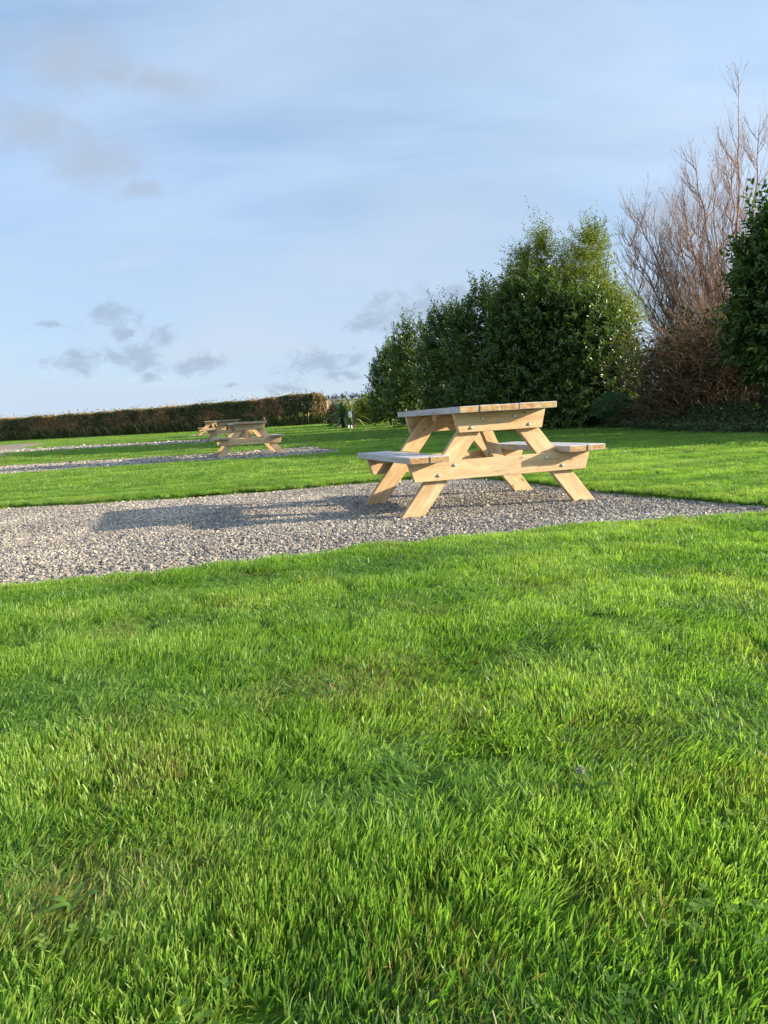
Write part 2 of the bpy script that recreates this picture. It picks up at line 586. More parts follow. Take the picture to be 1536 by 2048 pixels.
def sheet(name, poly, dz, mat, step, label, cat):
    P = np.array(poly)
    x0, y0 = P.min(0)
    x1, y1 = P.max(0)
    xs = np.arange(x0 - step, x1 + 2 * step, step)
    ys = np.arange(y0 - step, y1 + 2 * step, step)
    X, Y = np.meshgrid(xs, ys)
    c = P.mean(0)
    inside = in_poly(c[0] + (X - c[0]) * .995, c[1] + (Y - c[1]) * .995, poly)
    g = inside.copy()
    g[:-1] |= inside[1:]
    g[1:] |= inside[:-1]
    g[:, :-1] |= g[:, 1:]
    g[:, 1:] |= g[:, :-1]
    Z = gz(X, Y) + dz + 0.012 * (fbm(X * 2.3, Y * 2.3) - .5)
    n = X.shape[1]
    id_ = np.arange(X.size).reshape(X.shape)
    ok = g[:-1, :-1] & g[1:, :-1] & g[:-1, 1:] & g[1:, 1:]
    F = np.stack([id_[:-1, :-1], id_[:-1, 1:], id_[1:, 1:], id_[1:, :-1]], -1)[ok]
    used = np.unique(F)
    mp_ = -np.ones(X.size, int)
    mp_[used] = np.arange(len(used))
    V = np.stack([X, Y, Z], -1).reshape(-1, 3)[used]
    o = link(name, mesh_np(name, V, mp_[F], smooth=True), mat)
    return tag(o, label, cat, kind='structure')


sheet('gravel_pad', PAD1, -0.043, M['gravel'], .1, 'gravel pad in the lawn under the nearest picnic table', 'gravel pad')
sheet('gravel_pad', PAD2, -0.03, M['gravel'], .2, 'grey gravel pad under the second picnic table', 'gravel pad')
sheet('gravel_pad', PAD3, -0.025, M['gravel'], .3, 'thin strip of gravel under the third picnic table', 'gravel pad')
sheet('gravel_pad', PAD4, -0.025, M['gravel'], .3, 'gravel pad under the farthest picnic table', 'gravel pad')
sheet('dirt_track', TRACK, -0.015, M['track'], .5, 'pale brown dirt track at the left edge before the hedge', 'track')


# ------------------------------------------------------------------ scattering (geometry nodes)
def scatter(name, P, rot, scl, idx, attrs, protos, label, cat):
    n = len(P)
    me = bpy.data.meshes.new(name)
    me.vertices.add(n)
    me.vertices.foreach_set('co', np.ascontiguousarray(P, np.float32).ravel())

    def fv(nm, a):
        q = me.attributes.new(nm, 'FLOAT_VECTOR', 'POINT')
        q.data.foreach_set('vector', np.ascontiguousarray(a, np.float32).ravel())
    fv('rot', rot)
    fv('scl', scl)
    q = me.attributes.new('pick', 'INT', 'POINT')
    q.data.foreach_set('value', np.ascontiguousarray(idx, np.int32))
    for k, v in attrs.items():
        q = me.attributes.new(k, 'FLOAT', 'POINT')
        q.data.foreach_set('value', np.ascontiguousarray(v, np.float32))
    ob = link(name, me)
    col = bpy.data.collections.new(name + '_kinds')
    for i, pm in enumerate(protos):
        col.objects.link(bpy.data.objects.new('%s_kind_%02d' % (name, i), pm))
    ng = bpy.data.node_groups.new(name, 'GeometryNodeTree')
    ng.interface.new_socket('Geometry', in_out='INPUT', socket_type='NodeSocketGeometry')
    ng.interface.new_socket('Geometry', in_out='OUTPUT', socket_type='NodeSocketGeometry')
    N, Lk = ng.nodes, ng.links
    gi, go = N.new('NodeGroupInput'), N.new('NodeGroupOutput')
    ci = N.new('GeometryNodeCollectionInfo')
    ci.inputs['Collection'].default_value = col
    ci.inputs['Separate Children'].default_value = True
    ci.inputs['Reset Children'].default_value = True
    ip = N.new('GeometryNodeInstanceOnPoints')
    ip.inputs['Pick Instance'].default_value = True

    def na(nm, dt):
        a = N.new('GeometryNodeInputNamedAttribute')
        a.data_type = dt
        a.inputs['Name'].default_value = nm
        return a.outputs['Attribute']
    Lk.new(gi.outputs[0], ip.inputs['Points'])
    Lk.new(ci.outputs[0], ip.inputs['Instance'])
    Lk.new(na('pick', 'INT'), ip.inputs['Instance Index'])
    Lk.new(na('rot', 'FLOAT_VECTOR'), ip.inputs['Rotation'])
    Lk.new(na('scl', 'FLOAT_VECTOR'), ip.inputs['Scale'])
    Lk.new(ip.outputs[0], go.inputs[0])
    md = ob.modifiers.new('scatter', 'NODES')
    md.node_group = ng
    return tag(ob, label, cat, kind='stuff')


def tuft(seed, nb, radius, hgt, width, lean, spread, dead=0.03):
    r = np.random.default_rng(seed)
    V, F, C = [], [], []
    for b in range(nb):
        a, q = r.random() * 2 * math.pi, radius * math.sqrt(r.random())
        bx, by = q * math.cos(a), q * math.sin(a)
        h = hgt * (0.45 + 0.75 * r.random())
        wd = width * (0.6 + 0.7 * r.random()) * (1.9 if r.random() < .10 else 1.0)
        th = abs(r.normal(lean, spread * .5))
        ph = r.normal(0, 0.5 + 2.0 * max(0, .45 - lean))
        ld = np.array([math.cos(ph), math.sin(ph)])
        yw = r.random() * math.pi
        sd = np.array([math.cos(yw), math.sin(yw)])
        bend = r.random() * 0.5 + 0.2 * lean
        isd = 1.0 if r.random() < dead else 0.0
        rc = r.random()
        pos = np.array([bx, by, -0.006])
        ang = th * 0.4
        n0 = len(V)
        for k, (t, wf) in enumerate(((0, .8), (.4, 1.0), (.75, .72), (1.0, 0))):
            if k:
                seg = h * (t - pt)
                ang += (th * 0.6 + bend) * (t - pt)
                pos = pos + seg * np.array([math.sin(ang) * ld[0], math.sin(ang) * ld[1], math.cos(ang)])
            pt = t
            if k < 3:
                for s in (-1, 1):
                    V.append((pos[0] + s * sd[0] * wd * wf / 2, pos[1] + s * sd[1] * wd * wf / 2, pos[2]))
                    C.append((t, rc, isd))
            else:
                blunt = 0.22 if r.random() < 0.5 else 0.05     # mown tips are cut blunt
                for s in (-1, 1):
                    V.append((pos[0] + s * sd[0] * wd * blunt, pos[1] + s * sd[1] * wd * blunt, pos[2]))
                    C.append((t, rc, isd))
        for k in range(3):
            i = n0 + 2 * k
            F.append((i, i + 1, i + 3, i + 2))
    me = mesh_np('tuft', np.array(V), np.array(F), np.array(C))
    me.materials.append(M['grass'])
    return me


def leafy_tuft(seed):
    """clover-like rosette"""
    r = np.random.default_rng(seed)
    V, F, C = [], [], []
    for k in range(7):
        a, q = r.random() * 6.28, .05 * math.sqrt(r.random())
        c = np.array([q * math.cos(a), q * math.sin(a), .02 + .025 * r.random()])
        rc = .35 + r.random() * .5
        a0 = r.random() * 6.28
        for j in range(3):
            d = np.array([math.cos(a0 + j * 2.09), math.sin(a0 + j * 2.09), .15])
            s = np.array([-d[1], d[0], 0])
            L = .008 + .004 * r.random()
            n0 = len(V)
            for (u, v, z) in ((0, 0, 0), (.6, .45, .002), (1, 0, 0), (.6, -.45, .002)):
                V.append(c + L * (u * d + v * s) + np.array([0, 0, z]))
                C.append((.8, rc, 0))
            F.append((n0, n0 + 1, n0 + 2, n0 + 3))
    me = mesh_np('clover', np.array(V), np.array(F), np.array(C))
    me.materials.append(M['grass'])
    return me


protos = []
LEANS = [0.08, 0.2, 0.34, 0.5, 0.72, 0.95]
for i, ln in enumerate(LEANS):
    for k in range(2):
        protos.append(tuft(100 + i * 10 + k, 80, .050, .037, .0027, ln, .40, .012))
NNEAR = len(protos)
protos.append(leafy_tuft(1))
protos.append(leafy_tuft(2))
for i in range(6):
    protos.append(tuft(300 + i, 46, .12, .038, .0065, [.2, .5, .8, 1.0, .35, .65][i], .35, .02))
for i in range(4):
    protos.append(tuft(400 + i, 50, .30, .038, .016, [.3, .6, .9, .5][i], .35, .0))
DRY = [(720, 1372, .20, .55), (560, 1400, .12, .35), (310, 1560, .12, .6), (290, 1530, .2, .3), (165, 1800, .10, .8), (230, 1780, .16, .4), (1000, 1330, .2, .2), (1230, 1450, .16, .3), (850, 1960, .09, .4), (900, 1420, .15, .3), (250, 1460, .12, .3), (1240, 1810, .08, .4)]
DRY = [(*ground(a, b), r_, s_) for a, b, r_, s_ in DRY]


def band(y0, y1, dens, kinds, mx=1.6):
    n = int(dens * ((0.56 * (y0 + y1) + 2 * mx) * (y1 - y0)))
    Y = rng.random(n * 2) * (y1 - y0) + y0
    X = (rng.random(n * 2) * 2 - 1) * (0.56 * y1 + mx)
    k = np.abs(X) < 0.56 * Y + mx
    X, Y = X[k][:n], Y[k][:n]
    k = ~pads_mask(X, Y, 0.2)
    X, Y = X[k], Y[k]
    n = len(X)
    # lie of the grass: mower passes plus drifting noise
    s = (-math.sin(.2) * X + math.cos(.2) * Y) + .55 * (fbm(X * .9, Y * .9) - .5)
    stripe = np.sin(s * 2 * math.pi / .72)
    n1 = fbm(X * 2.1 + 9, Y * 2.1)
    n2 = fbm(X * 5.0, Y * 5.0 + 7)
    mag = np.clip(.40 - .22 * stripe + 1.0 * (n1 - .5) + 1.3 * (n2 - .5) + rng.normal(0, .1, n), 0, .999)
    ph = 0.25 + .6 * (stripe < -.2) + 3.0 * (fbm(X * 1.1 + 50, Y * 1.1) - .45) + 6.0 * (fbm(X * 5.5 + 50, Y * 5.5, 2) - .5) + rng.normal(0, .75, n)
    hs = .74 + .8 * (fbm(X * 5.3 + 70, Y * 5.3) - .3) + .16 * stripe + rng.normal(0, .1, n)
    hs = np.clip(hs, .6, 1.3)
    tint = np.clip(0.5 + .2 * stripe + 1.2 * (fbm(X * 1.6 + 20, Y * 1.6 + 90) - .5) + .7 * (fbm(X * 6 + 20, Y * 6 + 90) - .5) + rng.normal(0, .10, n), 0, 1)
    dry = np.clip((fbm(X * 3.2 + 130, Y * 3.2) - .56) * 1.3, 0, .35)
    for (cx, cy, cr, st) in DRY:
        g = np.exp(-(((X - cx) ** 2 + (Y - cy) ** 2) / cr ** 2))
        dry = np.maximum(dry, st * g)
        hs = hs * (1 - .35 * g * st)
    if kinds == 'near':
        pk = (mag * 6).astype(int) * 2 + rng.integers(0, 2, n)
        cl = rng.random(n) < .008 + .06 * (fbm(X * 2.7 + 200, Y * 2.7) > .68)
        pk = np.where(cl, NNEAR + rng.integers(0, 2, n), pk)
        dry = np.where(cl, 0.0, dry)
        hs = np.where(cl, 1.0, hs)
    elif kinds == 'mid':
        pk = NNEAR + 2 + rng.integers(0, 6, n)
    else:
        pk = NNEAR + 8 + rng.integers(0, 4, n)
    Z = gz(X, Y) + 0.016 * (fbm(X * 1.7, Y * 1.7) - .5)
    z = np.zeros(n)
    return np.stack([X, Y, Z], 1), np.stack([z + rng.normal(0, .06, n), z + rng.normal(0, .06, n), ph], 1), np.stack([z + 1, z + 1, hs], 1), pk, tint, dry


B = [band(.25, 2.2, 900, 'near', 1.3), band(2.2, 4.5, 720, 'near'), band(4.5, 9.5, 420, 'near', 1.2), band(9.5, 20, 110, 'mid'), band(20, 78, 9, 'far', 2.5)]
scatter('grass', *[np.concatenate([b[i] for b in B]) for i in range(4)], dict(tint=np.concatenate([b[4] for b in B]), dry=np.concatenate([b[5] for b in B])), protos,
        'short mown green grass covering the lawn', 'grass')


# gravel stones
def pebble(seed):
    r = np.random.default_rng(seed)
    bm = bmesh.new()
    bmesh.ops.create_icosphere(bm, subdivisions=1, radius=1.0)
    sc = np.array([1, .55 + .3 * r.random(), .35 + .25 * r.random()])
    for v in bm.verts:
        k = 1 + .22 * r.normal()
        v.co = Vector(np.array(v.co) * sc * max(.6, k))
    me = bpy.data.meshes.new('pebble')
    bm.to_mesh(me)
    bm.free()
    me.materials.append(M['stone'])
    return me


pebs = [pebble(i) for i in range(9)]


def pad_stones(poly, dens, size, dz, bounds=None):
    P = np.array(poly)
    x0, y0 = P.min(0)
    x1, y1 = P.max(0)
    if bounds:
        x0, x1 = max(x0, bounds[0]), min(x1, bounds[1])
    n = int(dens * (x1 - x0) * (y1 - y0))
    X, Y = rng.random(n) * (x1 - x0) + x0, rng.random(n) * (y1 - y0) + y0
    k = in_poly(X, Y, poly) & (np.abs(X) < .56 * Y + 1.8)
    X, Y = X[k], Y[k]
    n = len(X)
    s = size * np.exp(rng.normal(0, .32, n))
    Z = gz(X, Y) + dz + 0.012 * (fbm(X * 2.3, Y * 2.3) - .5) + s * .2 + rng.random(n) * .008
    rot = np.stack([rng.normal(0, .45, n), rng.normal(0, .45, n), rng.random(n) * 6.28], 1)
    tint = np.clip(rng.random(n) * .85 + .45 * (fbm(X * 1.5, Y * 1.5) - .42), 0, 1)
    return np.stack([X, Y, Z], 1), rot, np.stack([s, s, s], 1), rng.integers(0, 9, n), tint


G = [pad_stones(PAD1, 10500, .0078, -.038, (-6.4, 3)), pad_stones(PAD2, 700, .021, -.03, (-13, 0)), pad_stones(PAD3, 120, .04, -.025), pad_stones(PAD4, 60, .05, -.025)]
scatter('gravel', *[np.concatenate([b[i] for b in G]) for i in range(4)], dict(tint=np.concatenate([b[4] for b in G])), pebs,
        'loose grey and beige gravel stones on the pads', 'gravel')


# ------------------------------------------------------------------ picnic tables
def board_mesh(pts, t, bev=.0035):
    """closed outline in local XZ (X along the grain), extruded +-t/2 along local Y"""
    bm = bmesh.new()
    a = [bm.verts.new((x, -t / 2, z)) for x, z in pts]
    b = [bm.verts.new((x, t / 2, z)) for x, z in pts]
    n = len(pts)
    bm.faces.new(a)
    bm.faces.new(b[::-1])
    for i in range(n):
        bm.faces.new((a[i], b[i], b[(i + 1) % n], a[(i + 1) % n]))
    bmesh.ops.recalc_face_normals(bm, faces=bm.faces)
    bmesh.ops.bevel(bm, geom=list(bm.edges), offset=bev, segments=1, affect='EDGES')
    me = bpy.data.meshes.new('board')
    bm.to_mesh(me)
    bm.free()
    return me


def bolt_mesh():
    bm = bmesh.new()
    R_, prof = .0125, [(1.0, 0), (1.0, .003), (.86, .007), (.5, .0105)]
    rings = []
    for f, d in prof:
        rings.append([bm.verts.new((R_ * f * math.cos(a), -d, R_ * f * math.sin(a))) for a in np.linspace(0, 2 * math.pi, 10, endpoint=False)])
    for r0, r1 in zip(rings, rings[1:]):
        for i in range(10):
            bm.faces.new((r0[i], r0[(i + 1) % 10], r1[(i + 1) % 10], r1[i]))
    bm.faces.new(rings[-1])
    bmesh.ops.recalc_face_normals(bm, faces=bm.faces)
    me = bpy.data.meshes.new('bolt')
    bm.to_mesh(me)
    bm.free()
    for p in me.polygons:
        p.use_smooth = True
    return me


TH = .044
BOLT = bolt_mesh()
BOLT.materials.append(M['bolt'])


def plank(name, parent, poly_uz, v, ang, mat, thick=TH):
    """plank standing in the table's (u,z) plane at depth v; ang = direction of its grain in that plane"""
    P = np.array(poly_uz)
    c = P.mean(0)
    ca, sa = math.cos(ang), math.sin(ang)
    q = P - c
    loc = [(x * ca + z * sa, -x * sa + z * ca) for x, z in q]
    o = link(name, board_mesh(loc, thick), mat, parent)
    o.location = (c[0], v, c[1])
    o.rotation_euler = (0, -ang, 0)
    return o


def flat_board(name, parent, u, z, v0, v1, wdt, mat):
    """board lying flat, grain along v"""
    L = v1 - v0
    o = link(name, board_mesh([(-L / 2, -TH / 2), (L / 2, -TH / 2), (L / 2, TH / 2), (-L / 2, TH / 2)], wdt), mat, parent)
    o.location = (u, (v0 + v1) / 2, z)
    o.rotation_euler = (0, 0, math.pi / 2)
    return o


def make_table():
    t = empty('picnic_table')
    Ltop = .7146
    for i in range(5):
        j = [.003, -.004, .002, -.002, .004][i]
        flat_board('tabletop_board', t, (i - 2) * .1492, .7587 - TH / 2 + .0015 * (i % 2), -Ltop + j, Ltop + j * .7, .1472, M['grey'])
    for s in (-1, 1):
        for k in (0, 1):
            u = s * (.4634 + .0715 + k * .1455)
            j = [.004, -.003][k] * s
            flat_board('seat_board', t, u, .4315 - TH / 2 + .001 * k, -Ltop + j, Ltop - j, .1440, M['grey'])
    for e in (-1, 1):                                   # near end and far end
        vleg, vbeam = e * (.52 - TH / 2), e * (.5215 + TH / 2)
        for s in (-1, 1):                               # each leg cut level at foot and head
            h1, z1 = .078, .708
            po = [(s * .777, 0), (s * .603, 0), (s * (.603 - .79 * z1), z1), (s * (.777 - .79 * z1), z1)]
            ang = math.atan2(1, -s * .79)
            plank('leg', t, po, vleg, ang, M['wood'])
        for nm, po, bl in (('top_beam', [(-.358, .713), (-.325, .576), (.325, .576), (.358, .713)], [(-.147, .669), (-.232, .607), (.105, .669), (.222, .606)]),
                           ('seat_beam', [(-.716, .386), (-.675, .249), (.675, .249), (.716, .386)], [(-.372, .352), (-.497, .287), (.350, .352), (.480, .287)])):
            b = plank(nm, t, po, vbeam, 0.0, M['wood'])
            for (u, z) in bl:
                o = link('bolt', BOLT, None, b)
                o.location = (u - b.location.x, e * TH / 2, z - b.location.z)
                o.rotation_euler = (0, 0, 0 if e < 0 else math.pi)
        # sloping brace from the seat beam up to the middle of the tabletop
        A = Vector((.03, e * .50, .285))
        Bv = Vector((.03, e * .10, .705))
        d = (Bv - A)
        L = d.length
        o = link('brace', board_mesh([(-L / 2, -.022), (L / 2, -.022), (L / 2, .022), (-L / 2, .022)], .09), M['wood'], t)
        X_ = d.normalized()
        Y_ = Vector((1, 0, 0))
        Z_ = X_.cross(Y_)
        o.matrix_local = Matrix(((X_.x, Y_.x, Z_.x, (A.x + Bv.x) / 2), (X_.y, Y_.y, Z_.y, (A.y + Bv.y) / 2), (X_.z, Y_.z, Z_.z, (A.z + Bv.z) / 2), (0, 0, 0, 1)))
    bt = link('batten', board_mesh([(-.30, -.022), (.30, -.022), (.30, .022), (-.30, .022)], .09), M['wood'], t)
    bt.location = (0, 0, .7587 - TH - .0235)
    return t


def copy_tree(o, parent=None):
    c = o.copy()
    COL.objects.link(c)
    c.parent = parent
    for ch in list(o.children):
        copy_tree(ch, c)
    return c


tbl = make_table()
TG = 'wooden picnic tables on the gravel pads'
spots = [(.723, 6.0037, 0.0, .278, 'large wooden A-frame picnic table standing nearest on the gravel pad'),
         (-3.079, 17.824, .091, .281, 'second wooden picnic table, on the grey gravel strip left of the nearest table'),
         (-5.80, 29.2, .306, .282, 'third wooden picnic table, partly hidden behind the second one'),
         (-9.05, 41.6, .462, .15, 'smallest and farthest wooden picnic table, left of the third one')]
for i, (x, y, z, r_, lb) in enumerate(spots):
    o = tbl if i == 0 else copy_tree(tbl)
    o.location = (x, y, z)
    o.rotation_euler = (0, 0, r_)
    tag(o, lb, 'picnic table', TG)


# ------------------------------------------------------------------ vegetation builders
def leaves(P, D, N, L, Wd, col, fold=.18):
    D = unit(D)
    S = unit(np.cross(D, N))
    N2 = np.cross(S, D)
    L = L[:, None]
    Wd = Wd[:, None]
    up = N2 * Wd * fold
    v = np.stack([P, P + D * L * .30 + S * Wd * .5 + up, P + D * L * .72 + S * Wd * .36 + up, P + D * L - N2 * L * .10,
                  P + D * L * .72 - S * Wd * .36 + up, P + D * L * .30 - S * Wd * .5 + up], 1)
    n = len(P)
    b = np.arange(n)[:, None] * 6
    Fq = np.concatenate([b + np.array([0, 1, 2, 3]), b + np.array([0, 3, 4, 5])], 0)
    return v.reshape(-1, 3), Fq, np.repeat(col, 6, axis=0)


def leaf_mesh(name, *a, **k):
    V, Fq, C = leaves(*a, **k)
    return mesh_np(name, V, Fq, C)


def blob_points(blobs, n, r):
    """points and normals on the outside of a union of ellipsoids"""
    B_ = np.array(blobs, float)
    area = (B_[:, 3] * B_[:, 4] + B_[:, 3] * B_[:, 5] + B_[:, 4] * B_[:, 5])
    out_p, out_n = [], []
    got = 0
    while got < n:
        k = r.choice(len(B_), size=n, p=area / area.sum())
        d = unit(r.normal(size=(n, 3)))
        c, rad = B_[k, :3], B_[k, 3:6]
        p = c + d * rad
        nn = unit(d / rad)
        ok = p[:, 2] > 0.05
        for j in range(len(B_)):
            ins = (((p - B_[j, :3]) / (B_[j, 3:6] * .93)) ** 2).sum(1) < 1
            ok &= ~(ins & (k != j))
        out_p.append(p[ok])
        out_n.append(nn[ok])
        got += int(ok.sum())
    return np.concatenate(out_p)[:n], np.concatenate(out_n)[:n]


def shoot_foliage(name, blobs, nshoot, nleaf, slen, ll, lw, colfn, seed, upw=.6, depth=.5, droop=0.0, spire=0.0):
    """shoots on the outside of the crown, each with leaves in a spiral"""
    r = np.random.default_rng(seed)
    p, n = blob_points(blobs, nshoot, r)
    dep = depth * r.random(nshoot) ** 1.6
    p = p - n * dep[:, None]
    d = unit(n * .75 + np.array([0, 0, upw]) + r.normal(0, .38, (nshoot, 3)))
    sl = slen * (.5 + r.random(nshoot))
    top = np.clip(n[:, 2], 0, 1)
    long_ = (r.random(nshoot) < .35) * top * spire
    sl = sl * (1 + long_ * (.4 + r.random(nshoot)))
    d = unit(d + np.array([0, 0, 1]) * (long_[:, None] > 0) * 1.2)
    t = np.linspace(0.08, 1, nleaf)
    ang = np.arange(nleaf) * 2.4
    a1 = unit(np.cross(d, np.array([.3, .2, .9])))
    a2 = np.cross(d, a1)
    ph = r.random(nshoot) * 6.28
    rad = np.cos(ang + ph[:, None])[..., None] * a1[:, None] + np.sin(ang + ph[:, None])[..., None] * a2[:, None]
    P = p[:, None] + d[:, None] * (sl[:, None] * t)[..., None]
    P = P - np.array([0, 0, 1]) * (droop * (sl[:, None] * t ** 2))[..., None]
    D = d[:, None] * (.45 + .35 * t[None, :, None]) + rad * .85 + r.normal(0, .18, P.shape) - np.array([0, 0, droop * .8])
    Nn = np.array([0, 0, .7]) + n[:, None] * .5 + r.normal(0, .3, P.shape)
    m = nshoot * nleaf
    P, D, Nn = P.reshape(m, 3), D.reshape(m, 3), np.broadcast_to(Nn, (nshoot, nleaf, 3)).reshape(m, 3)
    sz = .65 + .6 * r.random(m)
    tt = np.tile(t, nshoot)
    col = colfn(r, m, tt, P)
    return leaf_mesh(name, P, D, Nn, ll * sz, lw * sz * (.85 + .3 * r.random(m)), col)


def tubes(name, lines, sides=4):
    """lines: list of (pts (k,3), radii (k))"""
    VV, FF = [], []
    n0 = 0
    ca = np.cos(np.linspace(0, 2 * np.pi, sides, endpoint=False))
    sa = np.sin(np.linspace(0, 2 * np.pi, sides, endpoint=False))
    for pts, rad in lines:
        pts = np.asarray(pts, float)
        k = len(pts)
        tg = np.gradient(pts, axis=0)
        tg = unit(tg)
        ref = np.array([.31, .17, .2]) if abs(tg[0, 2]) > .7 else np.array([0, 0, 1.])
        a = unit(np.cross(tg, ref))
        b = np.cross(tg, a)
        ring = pts[:, None] + np.asarray(rad)[:, None, None] * (ca[None, :, None] * a[:, None] + sa[None, :, None] * b[:, None])
        VV.append(ring.reshape(-1, 3))
        i = n0 + np.arange(k - 1)[:, None] * sides + np.arange(sides)[None]
        j = n0 + np.arange(k - 1)[:, None] * sides + (np.arange(sides)[None] + 1) % sides
        FF.append(np.stack([i, j, j + sides, i + sides], -1).reshape(-1, 4))
        n0 += k * sides
    return mesh_np(name, np.concatenate(VV), np.concatenate(FF), smooth=True)


def laurel_col(r, m, t, P):
    a = np.array([.036, .080, .016])
    b = np.array([.145, .215, .032])
    k = np.clip(r.random(m) * .5 + .75 * (t > .72) * r.random(m), 0, 1.1)[:, None]
    c = a + (b - a) * k
    return c * (.8 + .4 * r.random(m))[:, None]


def pale_col(r, m, t, P):
    a = np.array([.095, .145, .026])
    b = np.array([.27, .30, .055])
    k = np.clip(r.random(m), 0, 1)[:, None]
    return (a + (b - a) * k) * (.8 + .4 * r.random(m))[:, None]


def dark_col(r, m, t, P):
    return np.array([.022, .055, .018]) * (.6 + .9 * r.random(m))[:, None]


def crown_blobs(H, R, r, n=9, z0=.1, taper=.55):
    bl = []
    for i in range(n):
        f = (i + .5) / n
        z = H * (z0 + (1 - z0) * f * .86)
        rr = R * (1 - taper * max(0, f - .35) ** 1.2 / .6) * (.62 + .16 * r.random())
        a = r.random() * 6.28
        o = R * .42 * (1 - .5 * f) * r.random() ** .5
        bl.append((o * math.cos(a), o * math.sin(a), z, rr, rr, max(.35, H * .13) * (.9 + .4 * r.random())))
    bl.append((0, 0, H * .38, R * .8, R * .8, H * .34))
    return bl


def laurel(px, ptop, Y, R, label, seed, nshoot=1500, colf=laurel_col, xw=None, taper=.36, z0=.06, group='evergreen laurel shrubs in a row', spire=1.0, leaf=(.125, .05)):
    r = np.random.default_rng(seed)
    if xw is None:
        x = ray(px, 850)[0] * Y
        H = CAM_H + ray(px, ptop)[2] * Y - float(gz(0, Y))
    else:
        x, H = xw
    root = empty('laurel_shrub', (x, Y, float(gz(x, Y))))
    bl = crown_blobs(H - .25, R, r, 9, z0, taper)
    if z0 > .2:
        bl[-1] = (0, 0, H * .6, R * .75, R * .75, H * .28)
    link('foliage', shoot_foliage('foliage', bl, nshoot, 12, .36, leaf[0], leaf[1], colf, seed, .55, .65, 0.05, spire), M['laurel'], root)
    ln = []
    for k in range(6):
        a = r.random() * 6.28
        e = np.array([math.cos(a) * R * .5, math.sin(a) * R * .5, H * (.55 + .25 * r.random())])
        b0 = np.array([math.cos(a) * .15, math.sin(a) * .15, -.05])
        tt = np.linspace(0, 1, 6)[:, None]
        pts = b0 + (e - b0) * np.concatenate([tt ** 1.3, tt ** 1.3, tt], 1) + r.normal(0, .03, (6, 3))
        pts[0] = b0
        ln.append((pts, np.linspace(.045, .012, 6)))
    link('stem', tubes('stem', ln, 5), M['bark'], root)
    return tag(root, label, 'shrub', group)


# the row of laurels receding from the right of the nearest table to the far post
laurel(1190, 560, 21.7, 1.55, 'dark laurel at the near right end of the row, right of the nearest tabletop', 21, 2900)
laurel(1108, 550, 22.3, 1.4, 'dark laurel shrub second from the right end of the row', 22, 2000)
laurel(1045, 528, 23.2, 1.3, 'laurel shrub third from the right end of the row, below the paler shrub', 23, 1800)
laurel(975, 560, 25.2, 1.3, 'middle laurel shrub of the row, above the left part of the nearest tabletop', 24, 1600)
laurel(905, 592, 28.0, 1.4, 'laurel shrub of the row with upright shoots, third from its far left end', 25, 1500)
laurel(840, 632, 32.0, 1.45, 'laurel shrub second from the far left end of the row', 26, 1400)
laurel(788, 668, 37.5, 1.25, 'leftmost laurel shrub, at the far end of the row beside the white-boxed post', 27, 1500)


def pale_shrub(px, ptop, Y, R, label, seed, n):
    r = np.random.default_rng(seed)
    x = ray(px, 850)[0] * Y
    H = CAM_H + ray(px, ptop)[2] * Y - float(gz(0, Y))
    root = empty('tall_shrub', (x, Y, float(gz(x, Y))))
    bl = []
    for i in range(10):
        f = i / 9
        a = r.random() * 6.28
        q = R * .35 * r.random()
        rr = R * (.66 - .72 * max(0, f - .5))
        bl.append((q * math.cos(a), q * math.sin(a), H * (.30 + .62 * f), rr, rr, H * .08))
    link('crown', shoot_foliage('crown', bl, n, 13, .42, .085, .026, pale_col, seed, .9, .7, .12, 1.3), M['shrub'], root)
    ln = []
    for k in range(9):
        a = r.random() * 6.28
        e = np.array([math.cos(a) * R * .5, math.sin(a) * R * .5, H * (.7 + .25 * r.random())])
        tt = np.linspace(0, 1, 7)[:, None]
        pts = e * np.concatenate([tt ** 1.4, tt ** 1.4, tt], 1) + r.normal(0, .03, (7, 3))
        pts[0, 2] = -.05
        ln.append((pts, np.linspace(.05, .008, 7)))
    link('trunk', tubes('trunk', ln, 5), M['bark'], root)
    return tag(root, label, 'shrub', 'tall pale green shrubs')


pale_shrub(1070, 468, 23.8, 1.35, 'tall light green shrub rising above the laurels, left of the two peaks', 31, 3000)
pale_shrub(1184, 456, 23.2, 1.60, 'tall yellowish green feathery shrub, right of the two peaks', 32, 3800)

# dark laurel at the right edge, and lower shrubs beyond the frame that go on along the lawn's edge
laurel(1592, 360, 14.8, 1.15, 'dark glossy laurel at the right edge in front of the bare tree', 41, 2200, group='dark laurels at the right edge', taper=.5, z0=.30, leaf=(.14, .058), spire=1.8)
laurel(0, 0, 13.2, 1.3, 'low dark laurel just beyond the right edge of the lawn', 42, 1000, xw=(8.6, 3.0), group='dark laurels at the right edge')
laurel(0, 0, 11.2, 1.3, 'low laurel shrub to the right outside the picture', 43, 900, xw=(9.9, 2.3), group='dark laurels at the right edge')


# ------------------------------------------------------------------ bare willow behind the thicket
def curve(a, b, bow, k, r, jit=.03):
    t = np.linspace(0, 1, k)[:, None]
    p = a + (b - a) * t + np.asarray(bow) * (4 * t * (1 - t)) * .5
    j = r.normal(0, jit, (k, 3))
    j[0] = 0
    return p + j


